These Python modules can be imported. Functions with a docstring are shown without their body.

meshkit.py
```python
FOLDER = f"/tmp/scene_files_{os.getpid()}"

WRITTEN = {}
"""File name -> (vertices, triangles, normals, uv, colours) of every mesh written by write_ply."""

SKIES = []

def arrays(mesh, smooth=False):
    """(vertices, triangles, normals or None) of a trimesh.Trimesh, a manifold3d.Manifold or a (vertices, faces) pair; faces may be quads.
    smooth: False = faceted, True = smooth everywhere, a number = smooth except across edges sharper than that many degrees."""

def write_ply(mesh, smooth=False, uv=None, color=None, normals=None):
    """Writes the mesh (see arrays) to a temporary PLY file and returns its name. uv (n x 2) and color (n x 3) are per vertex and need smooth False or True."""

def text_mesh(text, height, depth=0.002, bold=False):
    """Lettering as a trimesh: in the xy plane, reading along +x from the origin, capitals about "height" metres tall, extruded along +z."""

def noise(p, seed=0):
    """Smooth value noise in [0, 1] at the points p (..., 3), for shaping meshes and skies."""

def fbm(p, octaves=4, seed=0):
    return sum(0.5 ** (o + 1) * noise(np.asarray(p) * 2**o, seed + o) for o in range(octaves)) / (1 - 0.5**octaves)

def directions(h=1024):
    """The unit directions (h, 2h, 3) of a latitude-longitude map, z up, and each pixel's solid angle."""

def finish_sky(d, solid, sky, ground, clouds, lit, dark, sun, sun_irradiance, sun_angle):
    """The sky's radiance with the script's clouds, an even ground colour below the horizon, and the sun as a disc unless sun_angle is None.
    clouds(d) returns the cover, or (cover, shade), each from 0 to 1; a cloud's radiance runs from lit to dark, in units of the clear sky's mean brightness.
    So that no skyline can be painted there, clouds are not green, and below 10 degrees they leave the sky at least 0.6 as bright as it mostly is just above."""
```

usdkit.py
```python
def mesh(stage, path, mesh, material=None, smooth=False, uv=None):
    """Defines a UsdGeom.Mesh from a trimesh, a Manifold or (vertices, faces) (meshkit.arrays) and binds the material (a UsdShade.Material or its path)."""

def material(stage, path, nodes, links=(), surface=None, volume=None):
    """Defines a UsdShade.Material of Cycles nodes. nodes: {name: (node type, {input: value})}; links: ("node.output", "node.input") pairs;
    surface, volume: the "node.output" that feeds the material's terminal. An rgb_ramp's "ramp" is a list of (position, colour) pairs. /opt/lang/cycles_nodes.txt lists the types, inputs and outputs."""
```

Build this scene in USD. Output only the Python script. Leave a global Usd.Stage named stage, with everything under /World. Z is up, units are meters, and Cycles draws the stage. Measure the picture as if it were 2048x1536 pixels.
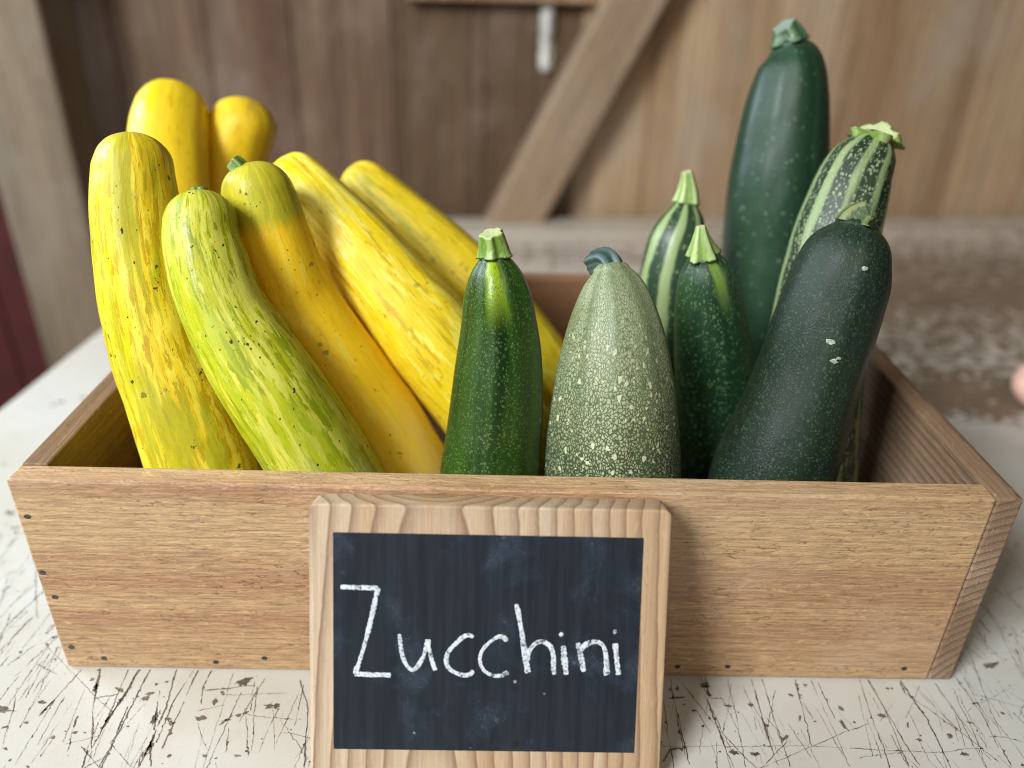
import math, random
import numpy as np
import trimesh
from scipy.interpolate import PchipInterpolator
from pxr import Usd, UsdGeom, UsdLux, UsdShade, Gf, Sdf, Vt
import usdkit, meshkit

stage = Usd.Stage.CreateInMemory()
UsdGeom.SetStageUpAxis(stage, 'Z')
UsdGeom.SetStageMetersPerUnit(stage, 1.0)
UsdGeom.Xform.Define(stage, '/World')
UsdGeom.Scope.Define(stage, '/World/Looks')
rng = np.random.default_rng(7)

# ------------------------------------------------------------------ camera
CAM, PITCH, YAW, ROLL, FPX = np.array([-0.01213, -0.3049, 0.34302]), 0.49264, 0.02051, 0.03159, 1585.777
fw = np.array([math.sin(YAW) * math.cos(PITCH), math.cos(YAW) * math.cos(PITCH), -math.sin(PITCH)])
r0 = np.array([math.cos(YAW), -math.sin(YAW), 0]); u0 = np.cross(r0, fw)
rt = math.cos(ROLL) * r0 + math.sin(ROLL) * u0
up = -math.sin(ROLL) * r0 + math.cos(ROLL) * u0
cam = UsdGeom.Camera.Define(stage, '/World/camera')
m4 = np.eye(4); m4[0, :3] = rt; m4[1, :3] = up; m4[2, :3] = -fw; m4[3, :3] = CAM
cam.AddTransformOp().Set(Gf.Matrix4d(*m4.ravel().tolist()))
cam.CreateHorizontalApertureAttr(36.0); cam.CreateVerticalApertureAttr(27.0)
cam.CreateFocalLengthAttr(36.0 * FPX / 2048)
cam.CreateClippingRangeAttr(Gf.Vec2f(0.02, 100))
cam.CreateFStopAttr(2.9); cam.CreateFocusDistanceAttr(0.39)
cam.CreateExposureAttr(0.08)

# ------------------------------------------------------------------ light: unseen sources, main one from the left, softer from the front, cool from the side
def rect(name, pos, target, w, h, inten, col):
    L = UsdLux.RectLight.Define(stage, '/World/' + name)
    z = np.array(pos, float) - np.array(target, float); z /= np.linalg.norm(z)
    x = np.cross([0, 0, 1.0], z); x /= np.linalg.norm(x); y = np.cross(z, x)
    m = np.eye(4); m[0, :3] = x; m[1, :3] = y; m[2, :3] = z; m[3, :3] = pos
    L.AddTransformOp().Set(Gf.Matrix4d(*m.ravel().tolist()))
    L.CreateWidthAttr(w); L.CreateHeightAttr(h); L.CreateIntensityAttr(inten); L.CreateColorAttr(Gf.Vec3f(*col))
    return L
rect('unseen_left_light', (-1.12, -1.05, 1.34), (0.0, 0.25, 0.10), 0.62, 0.72, 45.0, (0.92, 0.962, 1.0))  # out of view at front left, placed as main light on box and zucchini
rect('unseen_front_light', (0.15, -2.1, 2.1), (0.0, 0.2, 0.1), 1.6, 1.3, 2.6, (1.0, 0.92, 0.82))  # out of view behind the camera, placed to light the box front softly
rect('unseen_side_light', (-1.55, 0.50, 0.80), (0.0, 0.3, 0.05), 0.6, 0.6, 26.0, (0.74, 0.87, 1.0))  # out of view at far left, placed to cool the left edges and tabletop

# ------------------------------------------------------------------ helpers
used = {}
def path_for(name, parent=None):
    base = (str(parent.GetPath()) if parent is not None else '/World') + '/' + name
    k = used.get(base, 0); used[base] = k + 1
    return base if k == 0 else '%s_%03d' % (base, k)
def tag(prim, label=None, cat=None, group=None, kind=None):
    for k, v in (('label', label), ('category', cat), ('group', group), ('kind', kind)):
        if v: prim.SetCustomDataByKey(k, v)
    return prim
def thing(name, label, cat, group=None, mat=None):
    x = UsdGeom.Xform.Define(stage, path_for(name))
    if mat is not None: x.AddTransformOp().Set(Gf.Matrix4d(*np.asarray(mat).ravel().tolist()))
    return tag(x.GetPrim(), label, cat, group)
def part(name, mesh, mat, parent=None, smooth=False, **kw):
    return tag(usdkit.mesh(stage, path_for(name, parent), mesh, mat, smooth=smooth).GetPrim(), **kw)
def chamfer_box(lo, hi, b=0.001, b2=None):
    lo, hi = np.array(lo, float), np.array(hi, float); P = []
    for s in np.ndindex(2, 2, 2):
        c = np.where(np.array(s) == 1, hi, lo); d = np.where(np.array(s) == 1, -1, 1)
        for a in ((0, 1, 1), (1, 0, 1), (1, 1, 0)):
            P.append(c + d * b * np.array(a))
        P.append(c + d * b * 0.42)
        for a in ((0.3, 0.3, 1), (1, .3, .3), (.3, 1, .3)):
            P.append(c + d * b * np.array(a))
    return trimesh.Trimesh(np.array(P)).convex_hull

class G:
    """A small builder of node graphs."""
    def __init__(s, name): s.name, s.n, s.l = name, {}, []
    def add(s, kind, ins=None, **links):
        k = 'n%d' % len(s.n); s.n[k] = (kind, dict(ins or {}))
        for inp, src in links.items():
            if isinstance(src, str): s.l.append((src, k + '.' + inp))
            else: s.n[k][1][inp] = src
        return k
    def noise(s, v, scale, detail=3, rough=.55, dist=0.0): return s.add('noise_texture', dict(scale=scale, detail=detail, roughness=rough, distortion=dist), vector=v)
    def map(s, v, scale=(1, 1, 1), loc=(0, 0, 0), rot=(0, 0, 0)): return s.add('mapping', dict(scale=scale, location=loc, rotation=rot), vector=v) + '.vector'
    def ramp(s, f, stops, interp=True): return s.add('rgb_ramp', dict(ramp=[(p, c if np.ndim(c) else (c, c, c)) for p, c in stops], interpolate=interp), fac=f) + '.color'
    def step(s, f, a, b, lo=0.0, hi=1.0): return s.add('map_range', dict(range_type='smoothstep', from_min=a, from_max=b, to_min=lo, to_max=hi, clamp=True), value=f) + '.result'
    def math(s, op, a, b=0.5, c=0.0): return s.add('math', dict(math_type=op), value1=a, value2=b, value3=c) + '.value'
    def mix(s, f, a, b, t='mix'): return s.add('mix_color', dict(blend_type=t), fac=f, a=a, b=b) + '.result'
    def vmath(s, op, a, b=(0, 0, 0)): return s.add('vector_math', dict(math_type=op), vector1=a, vector2=b) + '.vector'
    def voro(s, v, scale, feature='f1', rand=1.0): return s.add('voronoi_texture', dict(scale=scale, feature=feature, randomness=rand), vector=v)
    def bump(s, h, dist, strength=1.0, normal=None):
        k = dict(height=h)
        if normal: k['normal'] = normal
        return s.add('bump', dict(strength=strength, distance=dist), **k) + '.normal'
    def done(s, **p):
        b = s.add('principled_bsdf', {}, **p)
        return usdkit.material(stage, '/World/Looks/' + s.name, s.n, s.l, surface=b + '.BSDF')

AX = {'x': 0, 'y': 1, 'z': 2}
def wood(name, axis='x', center=(0, 0, 0), spacing=.004, light=(.5, .3, .14), dark=(.3, .15, .06), alt=(.42, .22, .1), ringw=.6,
         fuzz=.35, fleck=.5, rough=.55, warp=.004, bumpd=.0004, band=14, fine=900, weather=None, blotch=0.0, spec=.35, tip=0.0, al=.022, fal=.3):
    g = G(name); a = AX[axis]
    def sc(al, ac): q = [ac] * 3; q[a] = al; return tuple(q)
    tc = g.add('texture_coordinate') + '.object'
    w = g.noise(g.map(tc, sc(.12, 1.0)), 22, 2)
    wv = g.vmath('multiply', g.vmath('subtract', w + '.color', (.5, .5, .5)), tuple(warp * k for k in (2, 2, 2)))
    p = g.vmath('add', g.vmath('subtract', tc, center), wv)
    if tip: p = g.map(p, rot=(tip, 0, 0))
    rg = g.add('wave_texture', dict(wave_type='rings', rings_direction=axis, profile='saw', scale=2 * math.pi / (20 * spacing), distortion=.6, detail=2, detail_scale=1.5), vector=p)
    ring = g.ramp(rg + '.fac', [(0, 0), (.45, .12), (.8, .6), (.93, 1), (1, .25)])
    b = g.noise(g.map(tc, sc(.03, 1)), band, 3, .6)
    bandf = g.step(b + '.fac', .40, .60)
    base = g.mix(bandf, light, alt)
    col = g.mix(g.math('multiply', ring, ringw), base, dark)
    fib = g.noise(g.map(tc, sc(al, 1)), fine, 3, .65)
    fibv = g.step(fib + '.fac', .3, .7, 1 - fuzz, 1 + .35 * fuzz)
    col = g.mix(1.0, col, g.add('combine_color', {}, r=fibv, g=fibv, b=fibv) + '.color', 'multiply')
    fl = g.noise(g.map(tc, sc(fal, 1)), fine * .62, 3, .6, 1.2)
    patch = g.noise(g.map(tc, sc(.2, 1)), 60, 2)
    flm = g.math('multiply', g.step(fl + '.fac', .56, .68), g.step(patch + '.fac', .35, .65, .35, 1.0))
    col = g.mix(g.math('multiply', flm, fleck), col, tuple(c * .32 for c in dark))
    fl2 = g.noise(g.map(tc, sc(.25, 1), loc=(.3, .7, .1)), fine * .55, 3, .6, 1.0)
    col = g.mix(g.math('multiply', g.step(fl2 + '.fac', .58, .7), fuzz * .8), col, tuple(min(1, c * 1.5 + .04) for c in light))
    if blotch:
        bl = g.noise(g.map(tc, sc(.5, 1)), 9, 4, .6)
        col = g.mix(g.math('multiply', g.step(bl + '.fac', .45, .7), blotch), col, weather or (.2, .18, .15))
    h = g.math('add', g.math('multiply', fib + '.fac', 1.0), g.math('multiply', fl + '.fac', -.9))
    n = g.bump(h, bumpd, .8)
    return g.done(base_color=col, roughness=g.step(fib + '.fac', .3, .7, rough + .12, rough - .1), normal=n, specular_ior_level=spec)

def plain(name, col, rough=.5, metal=0.0, var=.25, scale=60, bump=.0002):
    g = G(name); tc = g.add('texture_coordinate') + '.object'
    n = g.noise(tc, scale, 4, .6)
    c = g.mix(g.step(n + '.fac', .3, .7), tuple(x * (1 - var) for x in col), tuple(min(1, x * (1 + var)) for x in col))
    return g.done(base_color=c, roughness=rough, metallic=metal, normal=g.bump(n + '.fac', bump, .6))

# ------------------------------------------------------------------ the table
def table_paint():
    g = G('worn_white_paint'); tc = g.add('texture_coordinate') + '.object'
    xyz = g.add('separate_xyz', {}, vector=tc)
    big = g.noise(tc, 6, 3, .55)
    dirt = g.noise(tc, 28, 5, .6)
    paint = g.mix(g.step(big + '.fac', .35, .65), (.475, .445, .375), (.52, .51, .46))
    paint = g.mix(g.step(dirt + '.fac', .5, .75, 0, .4), paint, (.42, .345, .26))
    hair = g.noise(g.map(tc, (1, .12, 1), rot=(0, 0, .25)), 420, 3, .6)
    paint = g.mix(g.step(hair + '.fac', .66, .74, 0, .35), paint, (.33, .27, .2))
    paint = g.mix(g.step(xyz + '.y', .22, .55, 0, .75), paint, (.50, .42, .335))
    # how far the paint is gone, by distance from the front
    bx = g.math('multiply', g.step(xyz + '.x', .12, .34), 1.0)
    by = g.ramp(g.math('multiply', g.math('add', xyz + '.y', .2), 1 / 1.2), [(0, 0), (.37, .02), (.395, .3), (.425, .8), (.455, .8), (.49, .55), (.56, .6), (.61, .64), (.635, .84), (.66, .84), (.69, .7), (.75, .7), (.79, .56), (.82, .5), (1, .3)])
    by2 = g.ramp(g.math('multiply', g.math('add', xyz + '.y', .2), 1 / 1.2), [(0, 0), (.45, .05), (.6, .25), (.7, .38), (.75, .55), (.79, .3), (1, .2)])
    bf = g.mix(bx, by2, by)
    wv = g.math('add', g.math('multiply', xyz + '.y', .0), bf)
    n1 = g.noise(g.map(tc, (.9, 1.2, 1)), 72, 6, .66)
    n2 = g.noise(tc, 160, 5, .65)
    nn = g.math('add', g.math('multiply', n1 + '.fac', .75), g.math('multiply', n2 + '.fac', .25))
    thr = g.math('subtract', .695, g.math('multiply', wv, .36))
    wear = g.step(g.math('subtract', nn, thr), -.006, .012)
    left = g.step(xyz + '.x', -.3, -.22)
    wear = g.math('multiply', wear, left)
    fibre = g.noise(g.map(tc, (.05, 1, 1)), 300, 3)
    brown = g.mix(g.step(fibre + '.fac', .3, .7), (.12, .08, .05), (.25, .175, .11))
    c = g.mix(wear, paint, brown)
    h = g.math('subtract', g.math('multiply', dirt + '.fac', .25), wear)
    n = g.bump(h, .0004, .7)
    return g.done(base_color=c, roughness=g.math('add', g.math('multiply', wear, .3), g.step(dirt + '.fac', .3, .7, .28, .42)), normal=n, specular_ior_level=.5)
M_paint = table_paint()
M_scratch = plain('bare_wood_in_scratches', (.125, .088, .062), .8, var=.55, scale=200)
def back_y(x): return .842 + .0877 * (x + .084)
from shapely.geometry import Polygon
def slab(poly, z0, z1, b=.003):
    pg = Polygon(poly); a = trimesh.creation.extrude_polygon(pg, z1 - z0 - b); a.apply_translation((0, 0, z0))
    top = pg.buffer(-b)
    V = []
    for q, z in ((poly, z0), (poly, z1 - b), (list(top.exterior.coords)[:-1], z1)):
        V += [(x, y, z) for x, y in q]
    return trimesh.Trimesh(np.array(V)).convex_hull
lx = lambda y: -.428 + .07 * (y - .273)
table = thing('table', 'large table with worn, scratched white paint that carries the box', 'table')
lip = .082
yb = lambda x: back_y(x) - lip
part('tabletop', slab([(lx(-.3), -.3), (1.35, -.3), (1.35, yb(1.35)), (lx(.73), yb(lx(.73)))], -.032, 0), M_paint, table, label='scratched top with white paint chipped to brown wood')
part('back_board', slab([(lx(.74), yb(lx(.74)) + .001), (1.35, yb(1.35) + .001), (1.35, back_y(1.35)), (lx(.82), back_y(lx(.82)))], -.032, .0035), M_paint, table, label='narrow back board of the table top, paint nearly gone')
M_leg = plain('table_leg_paint', (.6, .57, .5), .5)
for x, y in ((-.36, -.22), (1.25, -.22), (-.32, .7), (1.25, .82)):
    part('leg', chamfer_box((x - .035, y - .035, -.75), (x + .035, y + .035, -.033), .004), M_leg, table)
SCR = [ ([(-0.2227,-0.0002),(-0.2192,-0.0126),(-0.2168,-0.0205)],3.0),
 ([(-0.2076,-0.0005),(-0.2057,-0.0203),(-0.2045,-0.0409)],1.4),
 ([(-0.2018,-0.0004),(-0.2026,-0.0163),(-0.2039,-0.0318),(-0.2043,-0.0531)],2.0),
 ([(-0.1956,-0.0002),(-0.1966,-0.0269),(-0.1963,-0.0592)],1.6),
 ([(-0.1819,0.0000),(-0.1793,-0.0247),(-0.1795,-0.0590)],2.0),
 ([(-0.1726,-0.0003),(-0.1760,-0.0227),(-0.1754,-0.0449)],1.1),
 ([(-0.1701,-0.0003),(-0.1709,-0.0236),(-0.1708,-0.0491)],1.3),
 ([(-0.1634,-0.0001),(-0.1638,-0.0116),(-0.1609,-0.0225)],2.4),
 ([(-0.2324,-0.0010),(-0.2355,-0.0149),(-0.2389,-0.0305)],1.2),
 ([(-0.2025,-0.0009),(-0.2019,-0.0123),(-0.2041,-0.0242),(-0.2057,-0.0382)],2.0),
 ([(-0.2168,-0.0205),(-0.2043,-0.0497)],1.0),
 ([(-0.1857,-0.0140),(-0.1790,-0.0378)],1.3),
 ([(-0.2774,0.0377),(-0.2804,0.0185)],1.3),
 ([(-0.2903,0.0661),(-0.2958,0.0435)],0.9),
 ([(-0.2640,0.0306),(-0.2634,0.0223)],1.0),
 ([(-0.3034,0.0617),(-0.3078,0.0569)],0.9),
 ([(-0.2598,-0.0134),(-0.2533,-0.0326),(-0.2472,-0.0512)],1.0),
 ([(-0.1623,-0.0136),(-0.1366,-0.0090)],1.1),
 ([(-0.2173,-0.0196),(-0.2058,-0.0164)],1.3),
 ([(-0.1620,-0.0263),(-0.1487,-0.0232)],1.0),
 ([(-0.1409,-0.0279),(-0.1101,-0.0311)],1.0),
 ([(-0.1430,-0.0289),(-0.1483,-0.0345)],2.5),
 ([(-0.1978,-0.0241),(-0.1962,-0.0425),(-0.1971,-0.0592)],1.3),
 ([(-0.1144,-0.0055),(-0.1065,-0.0225),(-0.1002,-0.0578)],1.5),
 ([(-0.1208,-0.0227),(-0.1253,-0.0502)],0.8),
 ([(-0.2366,-0.0209),(-0.2401,-0.0296)],2.0),
 ([(-0.2066,-0.0497),(-0.2051,-0.0593)],1.6),
 ([(-0.1787,-0.0405),(-0.1761,-0.0509),(-0.1726,-0.0589)],2.0),
 ([(-0.2203,-0.0302),(-0.2193,-0.0371)],2.0),
 ([(0.0853,-0.0005),(0.0847,-0.0196),(0.0848,-0.0547)],1.3),
 ([(0.0793,-0.0151),(0.0772,-0.0549)],1.2),
 ([(0.1024,-0.0002),(0.1030,-0.0239),(0.1058,-0.0544)],1.6),
 ([(0.1044,-0.0001),(0.1044,-0.0135)],3.5),
 ([(0.0893,-0.0004),(0.1042,-0.0349),(0.1156,-0.0543)],1.0),
 ([(0.1170,0.0001),(0.1120,-0.0543)],0.8),
 ([(0.1294,-0.0003),(0.1285,-0.0212),(0.1282,-0.0541)],2.0),
 ([(0.1355,-0.0002),(0.1349,-0.0256),(0.1345,-0.0540)],1.1),
 ([(0.1540,-0.0004),(0.1519,-0.0173),(0.1491,-0.0426)],1.3),
 ([(0.1625,-0.0005),(0.1633,-0.0536)],1.0),
 ([(0.1660,-0.0005),(0.1660,-0.0159),(0.1662,-0.0262)],1.5),
 ([(0.1894,-0.0000),(0.1832,-0.0533)],1.0),
 ([(0.1940,0.0001),(0.1955,-0.0177),(0.1986,-0.0531)],1.4),
 ([(0.1945,0.0001),(0.1956,-0.0106),(0.1932,-0.0532)],1.2),
 ([(0.2121,0.0000),(0.2134,-0.0254),(0.2123,-0.0529)],2.0),
 ([(0.2121,0.0000),(0.2110,-0.0092),(0.2319,-0.0361),(0.2398,-0.0505)],1.2),
 ([(0.2174,-0.0017),(0.2231,-0.0172)],0.9),
 ([(0.2304,-0.0009),(0.2328,-0.0251),(0.2323,-0.0526)],1.1),
 ([(0.2439,0.0038),(0.2464,-0.0248),(0.2451,-0.0524)],1.2),
 ([(0.2491,0.0090),(0.2461,-0.0271)],0.8),
 ([(0.2389,-0.0050),(0.2361,-0.0261),(0.2332,-0.0475)],1.1),
 ([(0.2571,0.0028),(0.2539,-0.0072),(0.2538,-0.0236)],1.0),
 ([(0.0729,-0.0438),(0.1483,-0.0424),(0.1674,-0.0429)],0.7),
 ([(0.1674,-0.0429),(0.2098,-0.0448),(0.2366,-0.0413)],1.2),
 ([(0.0724,-0.0520),(0.0771,-0.0458),(0.0856,-0.0441)],2.0),
 ([(0.1210,-0.0542),(0.1372,-0.0397)],1.0),
 ([(0.2416,-0.0354),(0.2509,-0.0355),(0.2578,-0.0383)],1.1),
 ([(0.2807,0.0472),(0.2821,0.0356)],2.2),
 ([(0.2777,0.0355),(0.2750,0.0283)],1.2),
 ([(0.3107,0.0690),(0.3254,0.0767)],1.0),
 ([(0.2976,0.0417),(0.2935,0.0218)],1.0),
 ([(0.3042,0.0762),(0.3075,0.0633)],1.0),
 ([(0.0839,-0.0242),(0.0846,-0.0488)],0.9),
 ([(0.1017,-0.0123),(0.1069,-0.0464)],0.9) ]
CHIP = [ (-0.2426,-0.0225,3.38,1.41),(-0.2708,0.0102,1.52,1.12),(-0.2196,-0.0126,1.69,4.69),(-0.2069,-0.0139,4.22,1.41),(-0.1910,-0.0191,2.95,1.88),(-0.1814,-0.0314,2.11,4.69),(-0.1726,-0.0340,1.69,1.88),(-0.1548,-0.0204,1.86,3.00),(-0.1264,-0.0228,2.19,2.44),(-0.1224,-0.0228,1.69,2.62),(-0.1453,-0.0317,2.53,1.12),(-0.1403,-0.0288,1.69,1.31),(-0.2498,0.0057,1.18,0.94),(-0.2593,0.0161,2.03,0.75),(-0.1889,-0.0100,1.18,0.94),(-0.1842,-0.0084,1.35,0.94),(-0.2236,-0.0076,1.69,1.12),(-0.2171,-0.0402,1.69,1.31),(-0.2264,-0.0430,1.69,1.50),(-0.1774,-0.0475,1.52,3.75),(-0.1787,-0.0518,2.11,1.88),(-0.1494,-0.0522,1.69,1.12),(-0.1665,-0.0525,1.18,1.69),(0.0879,-0.0078,1.38,2.19),(0.0839,-0.0085,1.18,1.31),(0.0858,-0.0138,5.92,0.88),(0.1032,-0.0057,4.44,2.74),(0.0939,-0.0218,2.37,0.88),(0.1129,-0.0186,2.56,1.10),(0.1247,-0.0178,2.37,1.97),(0.1481,-0.0109,2.17,1.10),(0.1583,-0.0041,1.78,1.31),(0.1721,-0.0193,1.78,1.75),(0.2026,-0.0057,1.38,0.88),(0.2032,-0.0289,0.79,2.63),(0.1369,-0.0376,4.44,1.10),(0.1185,-0.0472,3.55,1.31),(0.2220,-0.0351,1.78,2.63),(0.2241,-0.0456,2.96,1.53),(0.2367,-0.0267,2.56,0.88),(0.2460,-0.0145,2.96,0.88),(0.2573,-0.0207,1.78,1.53),(0.1697,-0.0295,1.38,4.38),(0.1483,-0.0254,0.99,2.85),(0.2895,0.0217,0.79,3.29) ]
def ribbon(pts, w, V, F):
    pts = np.array(pts); d = np.r_[0, np.cumsum(np.linalg.norm(np.diff(pts, axis=0), axis=1))]
    n = max(4, int(d[-1] / .0009)); s = np.linspace(0, d[-1], n)
    P = np.stack([np.interp(s, d, pts[:, k]) for k in (0, 1)], 1)
    P += rng.normal(size=P.shape) * .00013 + (np.cumsum(rng.normal(size=P.shape), 0) * .00009)
    T = np.gradient(P, axis=0); T /= np.linalg.norm(T, axis=1)[:, None] + 1e-9; N = np.stack([-T[:, 1], T[:, 0]], 1)
    slow = meshkit.noise(np.stack([s * 160, s * 0 + rng.uniform(0, 99), s * 0], 1))
    ww = w * (.25 + 1.1 * slow ** 1.5) * rng.uniform(.55, 1.3, n)
    ww *= np.where(slow < .10, .2, 1); ww[0] *= .2; ww[-1] *= .2
    spur = rng.random((n, 2)) < .05
    side = np.stack([ww, ww], 1) * (1 + spur * rng.uniform(1, 4, (n, 2)))
    b = len(V)
    for k in range(n):
        V.append((*(P[k] + N[k] * side[k, 0] / 2), 0)); V.append((*(P[k] - N[k] * side[k, 1] / 2), 0))
    for k in range(n - 1):
        a = b + 2 * k; F += [(a, a + 1, a + 3), (a, a + 3, a + 2)]
def chip(x, y, a, b, V, F):
    n = 44; t = np.linspace(0, 2 * np.pi, n, endpoint=False)
    lob = np.convolve(np.r_[(q := rng.lognormal(0, .55, n)), q], np.array([.25, .5, .25]), 'same')[n // 2:n // 2 + n]
    r = .18 + .42 * lob + .5 * (rng.random(n) < .12) * rng.random(n) + .25 * rng.random(n) ** 2
    th = rng.normal(0, .25); c, s = math.cos(th), math.sin(th)
    q = np.stack([np.cos(t) * r * a, np.sin(t) * r * b], 1) @ np.array([[c, s], [-s, c]])
    k = len(V); V.append((x, y, 0)); V += [(x + p[0], y + p[1], 0) for p in q]
    F += [(k, k + 1 + i, k + 1 + (i + 1) % n) for i in range(n)]
V, F = [], []
for pts, w in SCR: ribbon(pts, w * .00042, V, F)
for x, y, a, b in CHIP: chip(x, y, a * .00082, b * .00082, V, F)
def on_table(x, y): return not (-.243 < x < .243 and -.002 < y < .30)
for k in range(2600):
    x, y = rng.uniform(-.40, .55), rng.uniform(-.07, .34)
    if not on_table(x, y): continue
    dens = .8 if x > -.2 else .45
    if rng.random() > dens: continue
    a = (.0006 if x < -.05 else .00045) * rng.lognormal(0, .65)
    chip(x, y, a * rng.uniform(.7, 2), a * rng.uniform(.5, 1.2), V, F)
for k in range(900):
    x, y = rng.uniform(-.40, .5), rng.uniform(-.07, .03 if k % 3 else .12)
    ang = rng.normal(1.6, .22) if rng.random() < .75 else rng.uniform(0, 3.14)
    L = rng.lognormal(-3.75 if k % 3 else -3.0, .5)
    e = (x + L * math.cos(ang), y + L * math.sin(ang))
    if on_table(x, y) and on_table(*e): ribbon([(x, y), e], rng.uniform(.00012, .00036), V, F)
V = np.array(V, float); V[:, 2] = .00025
F = np.array(F)
nz = np.cross(V[F[:, 1]] - V[F[:, 0]], V[F[:, 2]] - V[F[:, 0]])[:, 2] < 0
F[nz] = F[nz][:, ::-1]
part('paint_scratches', (V, F), M_scratch, table, kind='stuff', label='dark scratches and chips through the white paint')

# ------------------------------------------------------------------ the box
W, H, D, T = .48, .12284, .29382, .01288
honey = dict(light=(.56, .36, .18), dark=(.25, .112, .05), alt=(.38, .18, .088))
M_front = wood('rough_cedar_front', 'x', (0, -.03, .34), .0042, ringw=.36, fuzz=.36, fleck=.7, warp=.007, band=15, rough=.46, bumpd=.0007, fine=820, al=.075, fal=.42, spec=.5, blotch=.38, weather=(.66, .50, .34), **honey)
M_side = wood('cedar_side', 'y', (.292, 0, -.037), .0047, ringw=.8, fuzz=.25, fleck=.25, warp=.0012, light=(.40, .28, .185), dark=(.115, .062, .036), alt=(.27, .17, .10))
M_left = wood('cedar_left_shaded', 'y', (-.3, 0, .26), .0045, ringw=.45, fuzz=.3, fleck=.4, warp=.003, light=(.22, .13, .062), dark=(.085, .045, .02), alt=(.14, .078, .036))  # wood colour darkened to carry the shade inside the box
M_back = wood('cedar_back_shaded', 'x', (0, .38, .3), .005, ringw=.4, fuzz=.3, fleck=.4, light=(.26, .135, .065), dark=(.16, .075, .035), alt=(.26, .125, .06))  # interior shade put into this darker wood colour too
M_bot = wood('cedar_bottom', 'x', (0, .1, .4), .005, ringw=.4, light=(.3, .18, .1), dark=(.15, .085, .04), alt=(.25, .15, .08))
M_nail = plain('dark_nail', (.07, .065, .075), .42, .7, bump=.0001, scale=400)
box = thing('wooden_box', 'shallow open box of honey coloured rough sawn wood filled with zucchini', 'box')
front = part('front_panel', chamfer_box((-W / 2, 0, 0.0006), (W / 2 - T - .0003, T, H), .0013), M_front, box)
part('back_panel', chamfer_box((-W / 2 + T + .0003, D - T, 0.0006), (W / 2, D, H), .0012), M_back, box)
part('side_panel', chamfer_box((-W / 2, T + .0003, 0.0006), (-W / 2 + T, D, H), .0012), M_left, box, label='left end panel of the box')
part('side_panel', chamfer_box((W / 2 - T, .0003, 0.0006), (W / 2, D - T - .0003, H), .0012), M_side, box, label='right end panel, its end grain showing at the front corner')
part('bottom_panel', chamfer_box((-W / 2 + T + .0004, T + .0004, .0009), (W / 2 - T - .0004, D - T - .0004, .0115), .0008), M_bot, box)
for x, z in [(-.2352, .1018), (-.2368, .0669), (-.2345, .0508), (-.2344, .0157), (-.219, .0079), (-.1599, .0062), (-.1336, .0098), (.0884, .0082), (.1155, .0088), (.2118, .0093)]:
    c = trimesh.creation.cylinder(.00125, .002, sections=14)
    c.apply_transform(trimesh.transformations.rotation_matrix(math.pi / 2, (1, 0, 0)))
    c.vertices[:, 0] *= 1.25; c.apply_translation((x, .0007, z))
    part('nail', c, M_nail, front)

# ------------------------------------------------------------------ the sign
tilt = .3728; x0, zt = -.0138, .1203
su = np.array([0, math.sin(tilt), math.cos(tilt)]); sn = np.array([0, -math.cos(tilt), math.sin(tilt)]); sr = np.array([1., 0, 0])
SW, SL, ST = .1635, .1292, .018
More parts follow.
